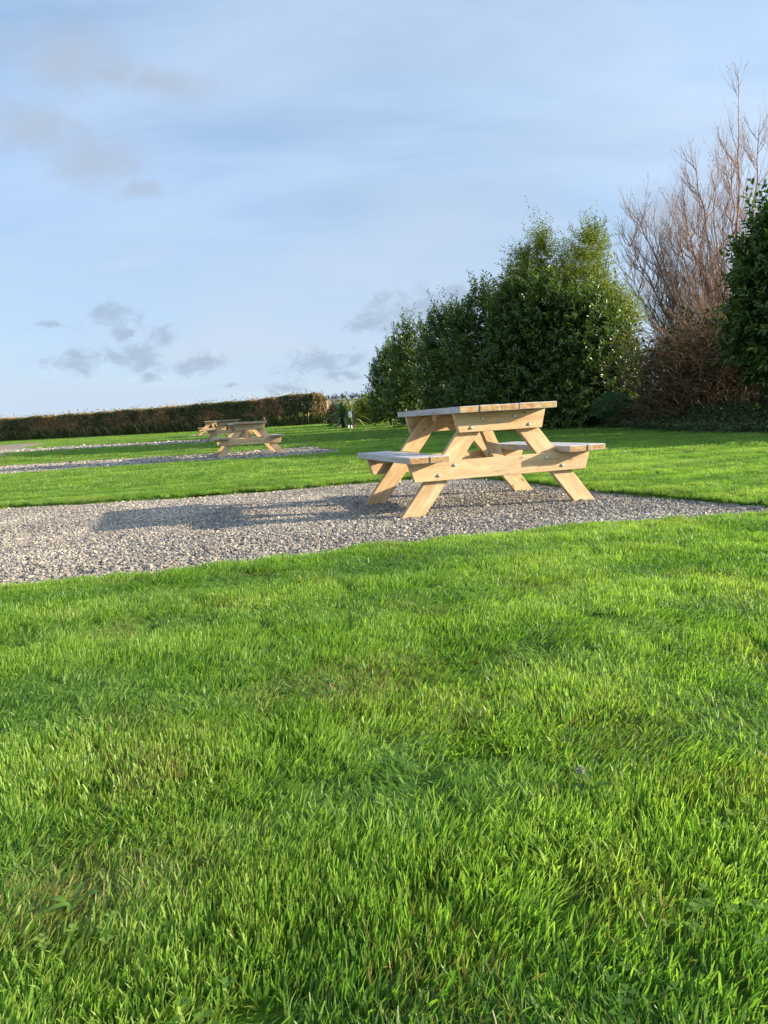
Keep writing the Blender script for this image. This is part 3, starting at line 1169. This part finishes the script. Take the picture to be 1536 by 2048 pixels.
def willow():
    r = np.random.default_rng(77)
    Yb = 25.5
    xb = ray(1470, 830)[0] * Yb
    base = np.array([xb, Yb, float(gz(0, Yb))])
    root = empty('bare_tree', tuple(base))
    tips = [(1256, 480, .4), (1258, 550, -.5), (1262, 405, -.6), (1300, 450, .6), (1345, 430, -1.0), (1388, 305, .2), (1425, 350, 1.2), (1478, 172, 0), (1462, 300, -1.2), (1520, 232, .5), (1560, 300, -.4), (1600, 340, .8), (1650, 430, 0), (1275, 560, .9), (1290, 620, -.2), (1320, 540, .5), (1350, 520, -.7), (1385, 440, .9), (1410, 470, -.8), (1440, 400, .3), (1330, 620, 1.2), (1268, 500, 0), (1400, 560, .9), (1365, 380, -.3)]
    stems, twigs = [], []
    LP, LD = [], []
    for (px, py, dy) in tips:
        e = at(px, py, Yb + dy) - base
        b0 = np.array([r.normal(0, .18), r.normal(0, .18), -.05])
        hz = np.array([e[0], e[1], 0])
        main = curve(b0, e, np.array([hz[0] * .10, hz[1] * .1, -.05 * e[2]]), 16, r, .035)
        L = np.linalg.norm(e)
        R0 = .022 + .005 * L
        rad = R0 * (1 - np.linspace(0, 1, 16)) ** .8 + .0045
        stems.append((main, rad))
        nb = int((4.2 if px < 1400 else 3.0) * L)
        for q in range(nb):
            f = .18 + .80 * r.random()
            i = f * 15
            i0 = int(i)
            p = main[i0] + (main[min(15, i0 + 1)] - main[i0]) * (i - i0)
            tg = unit(main[min(15, i0 + 1)] - main[i0])
            side = unit(r.normal(size=3) * np.array([1, 1, .25]))
            d = unit(tg * .55 + side * .55 + np.array([0, 0, .45]))
            bl = (1 - f) * L * .30 + .45 + .35 * r.random()
            e2 = p + d * bl
            br = curve(p, e2, -side * .0 + np.array([0, 0, -.18 * bl]), 7, r, .015 * bl)
            br[-1] += np.array([0, 0, .10 * bl])
            stems.append((br, np.linspace(min(.018, .010 + .004 * bl), .0045, 7)))
            for s in range(int(5 + 7 * bl)):
                g = .15 + .85 * r.random()
                j = g * 6
                j0 = min(5, int(j))
                p2 = br[j0] + (br[j0 + 1] - br[j0]) * (j - j0)
                s2 = unit(r.normal(size=3) * np.array([1, 1, .3]))
                d2 = unit(unit(br[j0 + 1] - br[j0]) * .6 + s2 * .5 + np.array([0, 0, .6]))
                tl = .25 + .65 * r.random()
                tw = curve(p2, p2 + d2 * tl, np.array([0, 0, -.12 * tl]), 4, r, .012)
                twigs.append((tw, np.linspace(.0048, .0026, 4)))
                if r.random() < .16:
                    for z in range(2):
                        LP.append(tw[-1] - d2 * .1 * z)
                        LD.append(d2 + r.normal(0, .5, 3))
    link('trunk', tubes('trunk', stems, 5), M['willow'], root)
    link('twigs', tubes('twigs', twigs, 3), M['willow'], root)
    n = len(LP)
    col = np.array([.13, .14, .06]) * (.6 + .7 * r.random(n))[:, None]
    link('leaves', leaf_mesh('leaves', np.array(LP), np.array(LD), np.tile([.2, -.5, .8], (n, 1)) + r.normal(0, .4, (n, 3)), .085 + .03 * r.random(n), np.full(n, .018), col), M['shrub'], root)
    tag(root, 'tall bare reddish-twigged tree with a few last leaves behind the thicket', 'tree')


willow()


# ------------------------------------------------------------------ brown bramble thicket and bank of ivy
def thicket():
    r = np.random.default_rng(9)
    root = empty('bramble_thicket', (8.55, 17.7, float(gz(0, 17.7))))
    ln = []
    P, D = [], []
    for i in range(5600):
        x, y = r.uniform(-2.1, 2.8), r.normal(0, .75)
        env = 3.3 * (1 - .18 * abs(x) ** 1.2 / 2) * (.75 + .3 * r.random())
        a = np.array([x, y, env * r.random() ** .8 * .7])
        L = .5 + 1.1 * r.random()
        an = r.random() * 6.28
        d = np.array([math.cos(an), .7 * math.sin(an), r.normal(.35, .5)])
        e = a + unit(d) * L
        e[2] = min(max(e[2], .05), env)
        p = curve(a, e, np.array([0, 0, .35 * L * r.random()]), 6, r, .04)
        p[:, 2] = np.maximum(p[:, 2], 0.0)
        rad = .004 + .004 * r.random()
        ln.append((p, np.linspace(rad, .003, 6)))
        if r.random() < .5:
            for k in range(3):
                P.append(p[r.integers(1, 6)])
                D.append(r.normal(size=3))
    for i in range(90):
        x, y = r.uniform(-1.8, 2.4), r.normal(0, .5)
        e = np.array([x + r.normal(0, .6), y + r.normal(0, .5), 1.4 + 1.5 * r.random()])
        ln.append((curve(np.array([x, y, -.05]), e, (r.normal(0, .3), 0, .2), 8, r, .05), np.linspace(.016, .006, 8)))
    link('stems', tubes('stems', ln, 3), M['bramble'], root)
    n = len(P)
    k = r.random(n)[:, None]
    col = np.where(k < .55, np.array([.10, .055, .022]), np.array([.04, .06, .02])) * (.6 + .7 * r.random(n))[:, None]
    link('leaves', leaf_mesh('leaves', np.array(P), np.array(D), r.normal(size=(n, 3)) + [0, 0, .5], .07 + .05 * r.random(n), .04 + .02 * r.random(n), col), M['hedge'], root)
    # dark evergreen undergrowth that fills the thicket from behind
    bl = [(-1.2, .8, 1.0, .8, .6, 1.0), (0, .9, 1.2, 1.1, .6, 1.2), (1.3, .8, 1.2, 1.0, .6, 1.3), (.3, 1.0, 2.1, 1.4, .5, .65)]
    link('undergrowth', shoot_foliage('undergrowth', bl, 900, 10, .3, .10, .045, dark_col, 5, .4, .5, .1), M['ivy'], root)
    tag(root, 'tangled brown bramble thicket below the bare tree', 'thicket')


thicket()


def ivy_bank():
    r = np.random.default_rng(14)
    line = np.array([(6.75, 22.2), (6.85, 20.0), (6.95, 18.0), (7.0, 16.2), (7.15, 14.6), (7.6, 13.0), (8.6, 11.4), (10.2, 10.0)])
    # earth mound
    t = np.linspace(0, len(line) - 1, 60)
    cx, cy = np.interp(t, range(len(line)), line[:, 0]), np.interp(t, range(len(line)), line[:, 1])
    tx_, ty_ = np.gradient(cx), np.gradient(cy)
    nr = np.hypot(tx_, ty_)
    nxv, nyv = -ty_ / nr, tx_ / nr            # to the right of the walk = away from the lawn
    flip = np.where(nxv < 0, -1, 1)
    nxv, nyv = nxv * flip, nyv * flip
    prof = [(-.75, -.02), (-.45, .12), (-.1, .28), (.4, .40), (1.2, .46), (2.6, .42), (4.2, -.05)]
    V = []
    for i in range(60):
        for (o, h) in prof:
            x, y = cx[i] + nxv[i] * o, cy[i] + nyv[i] * o
            hh = h * (.75 + .6 * float(fbm(x * .9, y * .9)))
            V.append((x, y, float(gz(x, y)) + (hh if h > 0 else h)))
    k = len(prof)
    id_ = np.arange(60 * k).reshape(60, k)
    Fq = np.stack([id_[:-1, :-1], id_[:-1, 1:], id_[1:, 1:], id_[1:, :-1]], -1).reshape(-1, 4)
    bank = link('earth_bank', mesh_np('earth_bank', np.array(V), Fq, smooth=True), M['soil'])
    tag(bank, 'low earth bank along the right edge of the lawn', 'bank', kind='structure')
    n = 30000
    i = r.integers(0, 59, n)
    f = r.random(n)
    o = r.uniform(-.95, 1.6, n)
    x = cx[i] + (cx[i + 1] - cx[i]) * f + nxv[i] * o + r.normal(0, .1, n)
    y = cy[i] + (cy[i + 1] - cy[i]) * f + nyv[i] * o + r.normal(0, .1, n)
    hz = np.interp(o, [p[0] for p in prof], [p[1] for p in prof])
    z = gz(x, y) + np.maximum(hz, 0) + .02 + .16 * r.random(n)
    D = r.normal(size=(n, 3)) + np.stack([-nxv[i], -nyv[i], np.zeros(n)], 1) * .6
    D[:, 2] *= .4
    a, b = np.array([.022, .055, .014]), np.array([.075, .13, .026])
    col = a + (b - a) * r.random(n)[:, None]
    brown = r.random(n) < .12
    col[brown] = np.array([.13, .085, .04]) * (.5 + .8 * r.random(brown.sum()))[:, None]
    iv = link('ivy', leaf_mesh('ivy', np.stack([x, y, z], 1), D, np.tile([-.2, -.4, .9], (n, 1)) + r.normal(0, .4, (n, 3)), .038 + .035 * r.random(n), .028 + .02 * r.random(n), col), M['ivy'])
    tag(iv, 'dark ivy and weeds covering the bank at the right', 'ground cover', kind='stuff')
    # dead grass stalks along the bank
    n = 1500
    i = r.integers(0, 59, n)
    o = r.uniform(.0, 1.2, n)
    x, y = cx[i] + nxv[i] * o + r.normal(0, .1, n), cy[i] + nyv[i] * o + r.normal(0, .1, n)
    hz = np.interp(o, [p[0] for p in prof], [p[1] for p in prof])
    P = np.stack([x, y, gz(x, y) + hz], 1)
    D = r.normal(0, .35, (n, 3)) + [0, 0, 1]
    col = np.array([.20, .15, .075]) * (.5 + .7 * r.random(n))[:, None]
    st = link('dead_grass', leaf_mesh('dead_grass', P, D, r.normal(size=(n, 3)), .25 + .3 * r.random(n), np.full(n, .012), col), M['hedge'])
    tag(st, 'dead brown grass stalks on the bank before the thicket', 'dead grass', kind='stuff')


ivy_bank()


# ------------------------------------------------------------------ clipped round bush on a short trunk
def topiary():
    r = np.random.default_rng(8)
    Y = 19.5
    x, H = ray(1226, 850)[0] * Y, 0
    g0 = float(gz(x, Y))
    root = empty('clipped_bush', (x, Y, g0))
    zt = CAM_H + ray(1222, 786)[2] * Y - g0
    bl = [(0, 0, zt * .58, .46, .46, zt * .26), (.0, 0, zt * .70, .34, .34, zt * .24), (0, 0, zt * .82, .2, .2, zt * .14), (.24, .1, zt * .36, .36, .3, zt * .26)]
    link('crown', shoot_foliage('crown', bl, 1500, 8, .10, .035, .016, lambda r_, m_, t_, P_: dark_col(r_, m_, t_, P_) * 2.2, 3, .5, .12), M['ivy'], root)
    link('trunk', tubes('trunk', [(np.array([[0, 0, -.05], [.01, 0, .2], [0, .01, zt * .5]]), [.06, .05, .045])], 8), M['bark'], root)
    tag(root, 'small clipped round bush on a bare trunk at the end of the laurel row', 'bush')


topiary()


# old rail fence glimpsed between the bush and the thicket
def box_mesh(name, sx, sy, sz, bev=.006):
    bm = bmesh.new()
    bmesh.ops.create_cube(bm, size=1.0)
    for v in bm.verts:
        v.co = Vector((v.co.x * sx, v.co.y * sy, (v.co.z + .5) * sz))
    bmesh.ops.bevel(bm, geom=list(bm.edges), offset=bev, segments=1, affect='EDGES')
    me = bpy.data.meshes.new(name)
    bm.to_mesh(me)
    bm.free()
    return me


def rail_fence():
    Y = 22.6
    x0 = ray(1235, 805)[0] * Y
    g0 = float(gz(0, Y))
    root = empty('rail_fence', (x0, Y, g0))
    zr = CAM_H + ray(1262, 808)[2] * Y - g0
    rl = box_mesh('rail', 2.6, .04, .09)
    for k, dz in enumerate((0, -.38)):
        o = link('rail', rl, M['post'], root)
        o.location = (1.2, -.055, max(.1, zr - .05 + dz))
    pm = box_mesh('fence_post', .09, .07, zr + .12)
    for k in range(3):
        o = link('fence_post', pm, M['post'], root)
        o.location = (.05 + 1.15 * k, 0, -.02)
    tag(root, 'old wooden rail fence between the clipped bush and the thicket', 'fence')


rail_fence()


# ------------------------------------------------------------------ far brown hedge
def hedge():
    r = np.random.default_rng(19)
    pts = [at(655, 848, 55.0)[:2], at(560, 852, 55.8)[:2], at(300, 868, 59.5)[:2], at(0, 882, 71.5)[:2], at(-300, 895, 84.0)[:2]]
    pts = np.array(pts)
    seg = np.hypot(*np.diff(pts, axis=0).T)
    cs = np.concatenate([[0], np.cumsum(seg)])
    Ltot = cs[-1]
    # height from the photographed top edge
    tops = [(655, 790), (640, 784), (560, 794), (300, 817), (0, 838), (-300, 860)]
    ss, hh = [], []
    for px, py in tops:
        u = ray(px, py)
        best = None
        for s in np.linspace(0, Ltot, 400):
            q = np.array([np.interp(s, cs, pts[:, 0]), np.interp(s, cs, pts[:, 1])])
            e = abs(q[0] / q[1] - u[0])
            if best is None or e < best[0]:
                best = (e, s, CAM_H + u[2] * q[1] - float(gz(0, q[1])))
        ss.append(best[1])
        hh.append(best[2])
    od = np.argsort(ss)
    ss, hh = np.array(ss)[od], np.array(hh)[od]
    root = empty('hedge', (pts[0][0], pts[0][1], float(gz(0, 55))))
    org = np.array([pts[0][0], pts[0][1], float(gz(0, 55))])

    def place(s, o, z):
        x, y = np.interp(s, cs, pts[:, 0]), np.interp(s, cs, pts[:, 1])
        x2, y2 = np.interp(s + .2, cs, pts[:, 0]), np.interp(s + .2, cs, pts[:, 1])
        x1, y1 = np.interp(s - .2, cs, pts[:, 0]), np.interp(s - .2, cs, pts[:, 1])
        tx_, ty_ = x2 - x1, y2 - y1
        nn = np.hypot(tx_, ty_) + 1e-9
        X, Y = x + ty_ / nn * o, y - tx_ / nn * o
        return np.stack([X, Y, gz(X, Y) + z], -1) - org
    n = 90000
    # far parts of the hedge need fewer leaves
    s = Ltot * r.random(n) ** 1.25
    Ht = np.interp(s, ss, hh) * (.96 + .10 * (fbm(s * .8, s * 0) - .5))
    face = r.random(n)
    z = np.where(face < .72, Ht * r.random(n), Ht * (1 - .08 * r.random(n) ** 2))
    o = np.where(face < .72, -.75 + .30 * r.random(n) ** 1.5 + .25 * (fbm(s * 1.1, z * 1.6 + 9) - .5), r.uniform(-.8, .8, n))
    end = np.sin(np.clip(s / .9, 0, 1) * np.pi / 2)
    o = o * np.maximum(end, .25)
    z = z * (.90 + .10 * end)
    shoot = r.random(n) < .05
    z = np.where(shoot & (face > .72), z + .38 * r.random(n) ** 2, z)
    P = place(s, o, z)
    D = r.normal(size=(n, 3)) + [0, 0, .5]
    nz = fbm(s * .45 + 3, z * .9 + 20)
    f2 = fbm(s * 2.2 + 3, z * 3 + 5)
    kind = np.clip((nz - .5) * 3.0 + (f2 - .5) * 2.2 + .5 + .55 * (s / Ltot - .35) + r.normal(0, .25, n), 0, 1)
    a, b, c = np.array([.135, .155, .072]), np.array([.29, .220, .118]), np.array([.48, .31, .16])
    k = kind[:, None]
    col = np.where(k < .5, a + (b - a) * k * 2, b + (c - b) * (k * 2 - 1)) * (.55 + .8 * r.random(n))[:, None]
    tan = r.random(n) < .06
    col[tan] = np.array([.30, .22, .11]) * (.5 + .6 * r.random(tan.sum()))[:, None]
    link('foliage', leaf_mesh('foliage', P, D, r.normal(size=(n, 3)) + [0, -.6, .4], .10 + .07 * r.random(n), .055 + .035 * r.random(n), col), M['hedge'], root)
    # woody stems
    ln = []
    for i in range(1500):
        s0 = Ltot * r.random() ** 1.2
        h = float(np.interp(s0, ss, hh))
        p = place(np.array([s0, s0 + r.normal(0, .2), s0 + r.normal(0, .35)]), np.array([r.normal(0, .2), r.normal(0, .3), r.normal(-.1, .35)]), np.array([-.05, h * .5, h * (.85 + .2 * r.random())]))
        ln.append((p, [.03, .018, .006]))
    link('stems', tubes('stems', ln, 3), M['bramble'], root)
    cn_ = 90
    sv = np.linspace(.5, Ltot, cn_)
    Hc = np.interp(sv, ss, hh)
    rows = [place(sv, np.full(cn_, -.38), np.full(cn_, 0.0)), place(sv, np.full(cn_, -.38), Hc * .86), place(sv, np.full(cn_, .38), Hc * .86), place(sv, np.full(cn_, .38), np.full(cn_, 0.0))]
    V = np.stack(rows, 1).reshape(-1, 3)
    id_ = np.arange(cn_ * 4).reshape(cn_, 4)
    Fq = np.stack([id_[:-1, :-1], id_[:-1, 1:], id_[1:, 1:], id_[1:, :-1]], -1).reshape(-1, 4)
    link('light_block', mesh_np('light_block', V, Fq), M['soil'], root)  # plain dark shell added inside the hedge to stop light passing through
    tag(root, 'long clipped brown autumn hedge along the far edge of the lawn', 'hedge')
    # rough grass at its foot
    n = 26000
    s = Ltot * r.random(n) ** 1.2
    P = place(s, -1.0 + .5 * r.random(n), np.full(n, -.02)) + org
    D = r.normal(0, .3, (n, 3)) + [0, 0, 1]
    k = (r.random(n) + .6 * (fbm(s * .7, s * 0 + 5) - .5))[:, None]
    col = np.where(k < .62, np.array([.085, .14, .032]), np.array([.36, .29, .15])) * (.6 + .7 * r.random(n))[:, None]
    o = link('rough_grass', leaf_mesh('rough_grass', P, D, r.normal(size=(n, 3)), 0.25 + .75 * r.random(n) ** 2, .03 + .02 * r.random(n), col), M['hedge'])
    tag(o, 'tall rough grass along the foot of the brown hedge', 'tall grass', kind='stuff')


hedge()


# ------------------------------------------------------------------ cream wall and planting at the far end
def far_wall():
    Y = 58.0
    a, b = at(640, 800, Y), at(850, 790, Y)
    root = empty('garden_wall', (a[0], Y, float(gz(0, Y))))
    H = CAM_H + ray(690, 799)[2] * Y - float(gz(0, Y))
    L = b[0] - a[0]
    o = link('wall_panel', box_mesh('wall_panel', L, .22, H), M['wall'], root)
    o.location = (L / 2, 0, -.03)
    o = link('coping', box_mesh('coping', L, .30, .06), M['wall'], root)
    o.location = (L / 2, 0, H - .028)
    o = link('pillar', box_mesh('pillar', .42, .42, H + .25), M['wall'], root)
    o.location = (.35, -.16, -.03)
    tag(root, 'cream rendered garden wall between the brown hedge and the laurels', 'wall')
    r = np.random.default_rng(4)
    hb = empty('low_hedge', (a[0], Y + .9, float(gz(0, Y))))
    bl = [(q, 0, H * .55 + r.normal(0, .03), .8, .45, H * .62) for q in np.arange(.6, L, .7)]
    link('foliage', shoot_foliage('foliage', bl, 1400, 7, .22, .10, .05, dark_col, 6, .5, .2), M['hedge'], hb)
    tag(hb, 'dark clipped hedge showing just above the cream wall', 'hedge')


far_wall()


def cordyline(px, py, Y, hgt, n, label, seed, yellow=0.0, group=None):
    r = np.random.default_rng(seed)
    x = ray(px, py)[0] * Y
    root = empty('cabbage_palm', (x, Y, float(gz(x, Y))))
    st = hgt * .35
    link('trunk', tubes('trunk', [(np.array([[0, 0, -.05], [.02, 0, st * .5], [0, 0, st]]), [.09, .08, .06])], 7), M['bark'], root)
    ms = []
    for v in range(5):
        L = hgt * (.55 + .12 * v)
        k = 6
        t = np.linspace(0, 1, k)
        dr = .10 + .18 * v
        c = np.stack([L * t * (1 - .15 * t), 0 * t, L * (.25 * t - dr * t ** 2.2)], 1)
        wd = .055 * np.array([.6, .95, 1, .8, .5, .06])
        V, Fq, C = [], [], []
        for i in range(k):
            for s in (-1, 0, 1):
                V.append(c[i] + np.array([0, s * wd[i], .35 * wd[i] * abs(s)]))
                g = r.random()
                C.append(np.array([.06, .13, .045]) * (1 - yellow) + np.array([.20, .24, .04]) * yellow + .02 * v * np.array([1, 1, .3]))
        for i in range(k - 1):
            for s in (0, 1):
                q = i * 3 + s
                Fq.append((q, q + 1, q + 4, q + 3))
        me = mesh_np('leaf', np.array(V), np.array(Fq), np.array(C))
        me.materials.append(M['ivy'])
        ms.append(me)
    for i in range(n):
        f = i / n
        o = link('leaf', ms[r.integers(0, 5)], None, root)
        elv = 1.35 - 1.75 * f + r.normal(0, .1)
        o.rotation_euler = (0, -elv, i * 2.4 + r.normal(0, .2))
        o.location = (0, 0, st * (1.0 - .6 * f))
        s = .8 + .35 * r.random()
        o.scale = (s, s, s)
    return tag(root, label, 'palm', group)


cordyline(686, 855, 38.6, 1.55, 80, 'spiky dark green palm-like plant behind the white-boxed post', 5)
cordyline(702, 850, 42.0, 1.75, 40, 'yellow-green spiky plant before the cream wall, behind the darker one', 6, yellow=.8)


def green_bush(px, ptop, Y, R, label, seed, cf, n=500, ll=.16, lw=.05):
    r = np.random.default_rng(seed)
    x = ray(px, 850)[0] * Y
    H = CAM_H + ray(px, ptop)[2] * Y - float(gz(0, Y))
    root = empty('garden_bush', (x, Y, float(gz(x, Y))))
    bl = crown_blobs(H - .15, R, r, 6, .12, .3)
    link('foliage', shoot_foliage('foliage', bl, n, 9, .35, ll, lw, cf, seed, .8, .35, .1, .6), M['shrub'], root)
    link('stem', tubes('stem', [(np.array([[0, 0, -.05], [r.normal(0, .1), r.normal(0, .1), H * .6]]), [.05, .02])], 5), M['bark'], root)
    tag(root, label, 'bush', 'garden bushes before the cream wall')


def lime_col(r, m, t, P):
    return (np.array([.10, .17, .02]) + np.array([.10, .09, .01]) * r.random(m)[:, None]) * (.7 + .5 * r.random(m))[:, None]


green_bush(748, 797, 45, .85, 'bright lime green bush beside the leftmost laurel', 51, lime_col)
green_bush(728, 812, 43, .8, 'mid green leafy bush between the post and the lime bush', 52, lambda r, m, t, P: lime_col(r, m, t, P) * .55)
green_bush(676, 815, 47, .7, 'low brownish bush between hedge end and palm-like plant', 53, lambda r, m, t, P: np.array([.07, .06, .025]) * (.6 + .8 * r.random(m))[:, None], 300)


# ------------------------------------------------------------------ hook-up post with white box
def hookup_post():
    Y = 36.8
    x = ray(709, 856)[0] * Y
    g0 = float(gz(x, Y))
    root = empty('service_post', (x, Y, g0))
    H = CAM_H + ray(706, 820)[2] * Y - g0
    o = link('post', box_mesh('post', .13, .13, H), M['post'], root)
    o.location = (0, 0, -.03)
    o.rotation_euler = (0, -.035, 0)
    b = link('box', box_mesh('box', .16, .20, .30, .015), M['white'], root)
    b.location = (-.165, -.02, H - .36)
    lid = link('lid', box_mesh('lid', .12, .012, .12, .004), M['white'], b)
    lid.location = (0, -.108, .10)
    for k, (dx_, h_) in enumerate(((-.17, .14), (-.30, .16))):
        q = link('pipe', tubes('pipe', [(np.array([[0, 0, -.03], [0, 0, h_], [0, 0, h_ + .001]]), [.035, .035, .001])], 8), M['white'], root)
        q.location = (dx_ + .03, -.1, 0)
    tag(root, 'leaning wooden post with a white utility box on the lawn', 'post')


hookup_post()


# ------------------------------------------------------------------ broad-leaved weeds in the near lawn
def weed(px, py, n, L, wd, label, seed, head=False):
    r = np.random.default_rng(seed)
    x, y = ground(px, py)
    root = empty('lawn_weed', (x, y, float(gz(x, y))))
    t = np.linspace(0, 1, 6)
    for i in range(n):
        l = L * (.7 + .5 * r.random())
        up = .5 + .6 * r.random()
        c = np.stack([l * t, 0 * t, l * (up * t - .55 * t ** 2)], 1)
        pr = np.array([.25, .55, .9, 1, .75, .08]) * wd * (.8 + .4 * r.random())
        V, Fq, C = [], [], []
        g = .7 + .5 * r.random()
        for k in range(6):
            for s in (-1, 0, 1):
                V.append(c[k] + np.array([r.normal(0, .002), s * pr[k], .3 * pr[k] * abs(s)]))
                C.append(np.array([.10, .20, .025]) * g * (1.25 if s == 0 else 1))
        for k in range(5):
            for s in (0, 1):
                q = k * 3 + s
                Fq.append((q, q + 1, q + 4, q + 3))
        o = link('leaf', mesh_np('leaf', np.array(V), np.array(Fq), np.array(C), smooth=True), M['shrub'], root)
        o.rotation_euler = (0, 0, i * 6.28 / n + r.normal(0, .3))
        o.location = (0, 0, .012)
    if head:
        s0 = np.array([.01, .01, 0])
        s1 = np.array([-.012, .01, .05])
        link('stalk', tubes('stalk', [(np.array([s0, (s0 + s1) / 2 + [.005, 0, 0], s1]), [.0018, .0016, .0014])], 5), M['bramble'], root)
        hp = unit(r.normal(size=(160, 3)))
        h = link('seed_head', leaf_mesh('seed_head', hp * .003, hp, r.normal(size=(160, 3)), np.full(160, .0048), np.full(160, .002), np.tile([.42, .44, .33], (160, 1))), M['seed'], root)
        h.location = tuple(s1)
    tag(root, label, 'weed')


weed(1180, 1600, 8, .04, .007, 'dandelion with a pale closed seed head in the lawn at the right', 61, True)
weed(150, 1830, 5, .036, .0055, 'broad-leaved weed in the brownish patch at the lower left', 62)
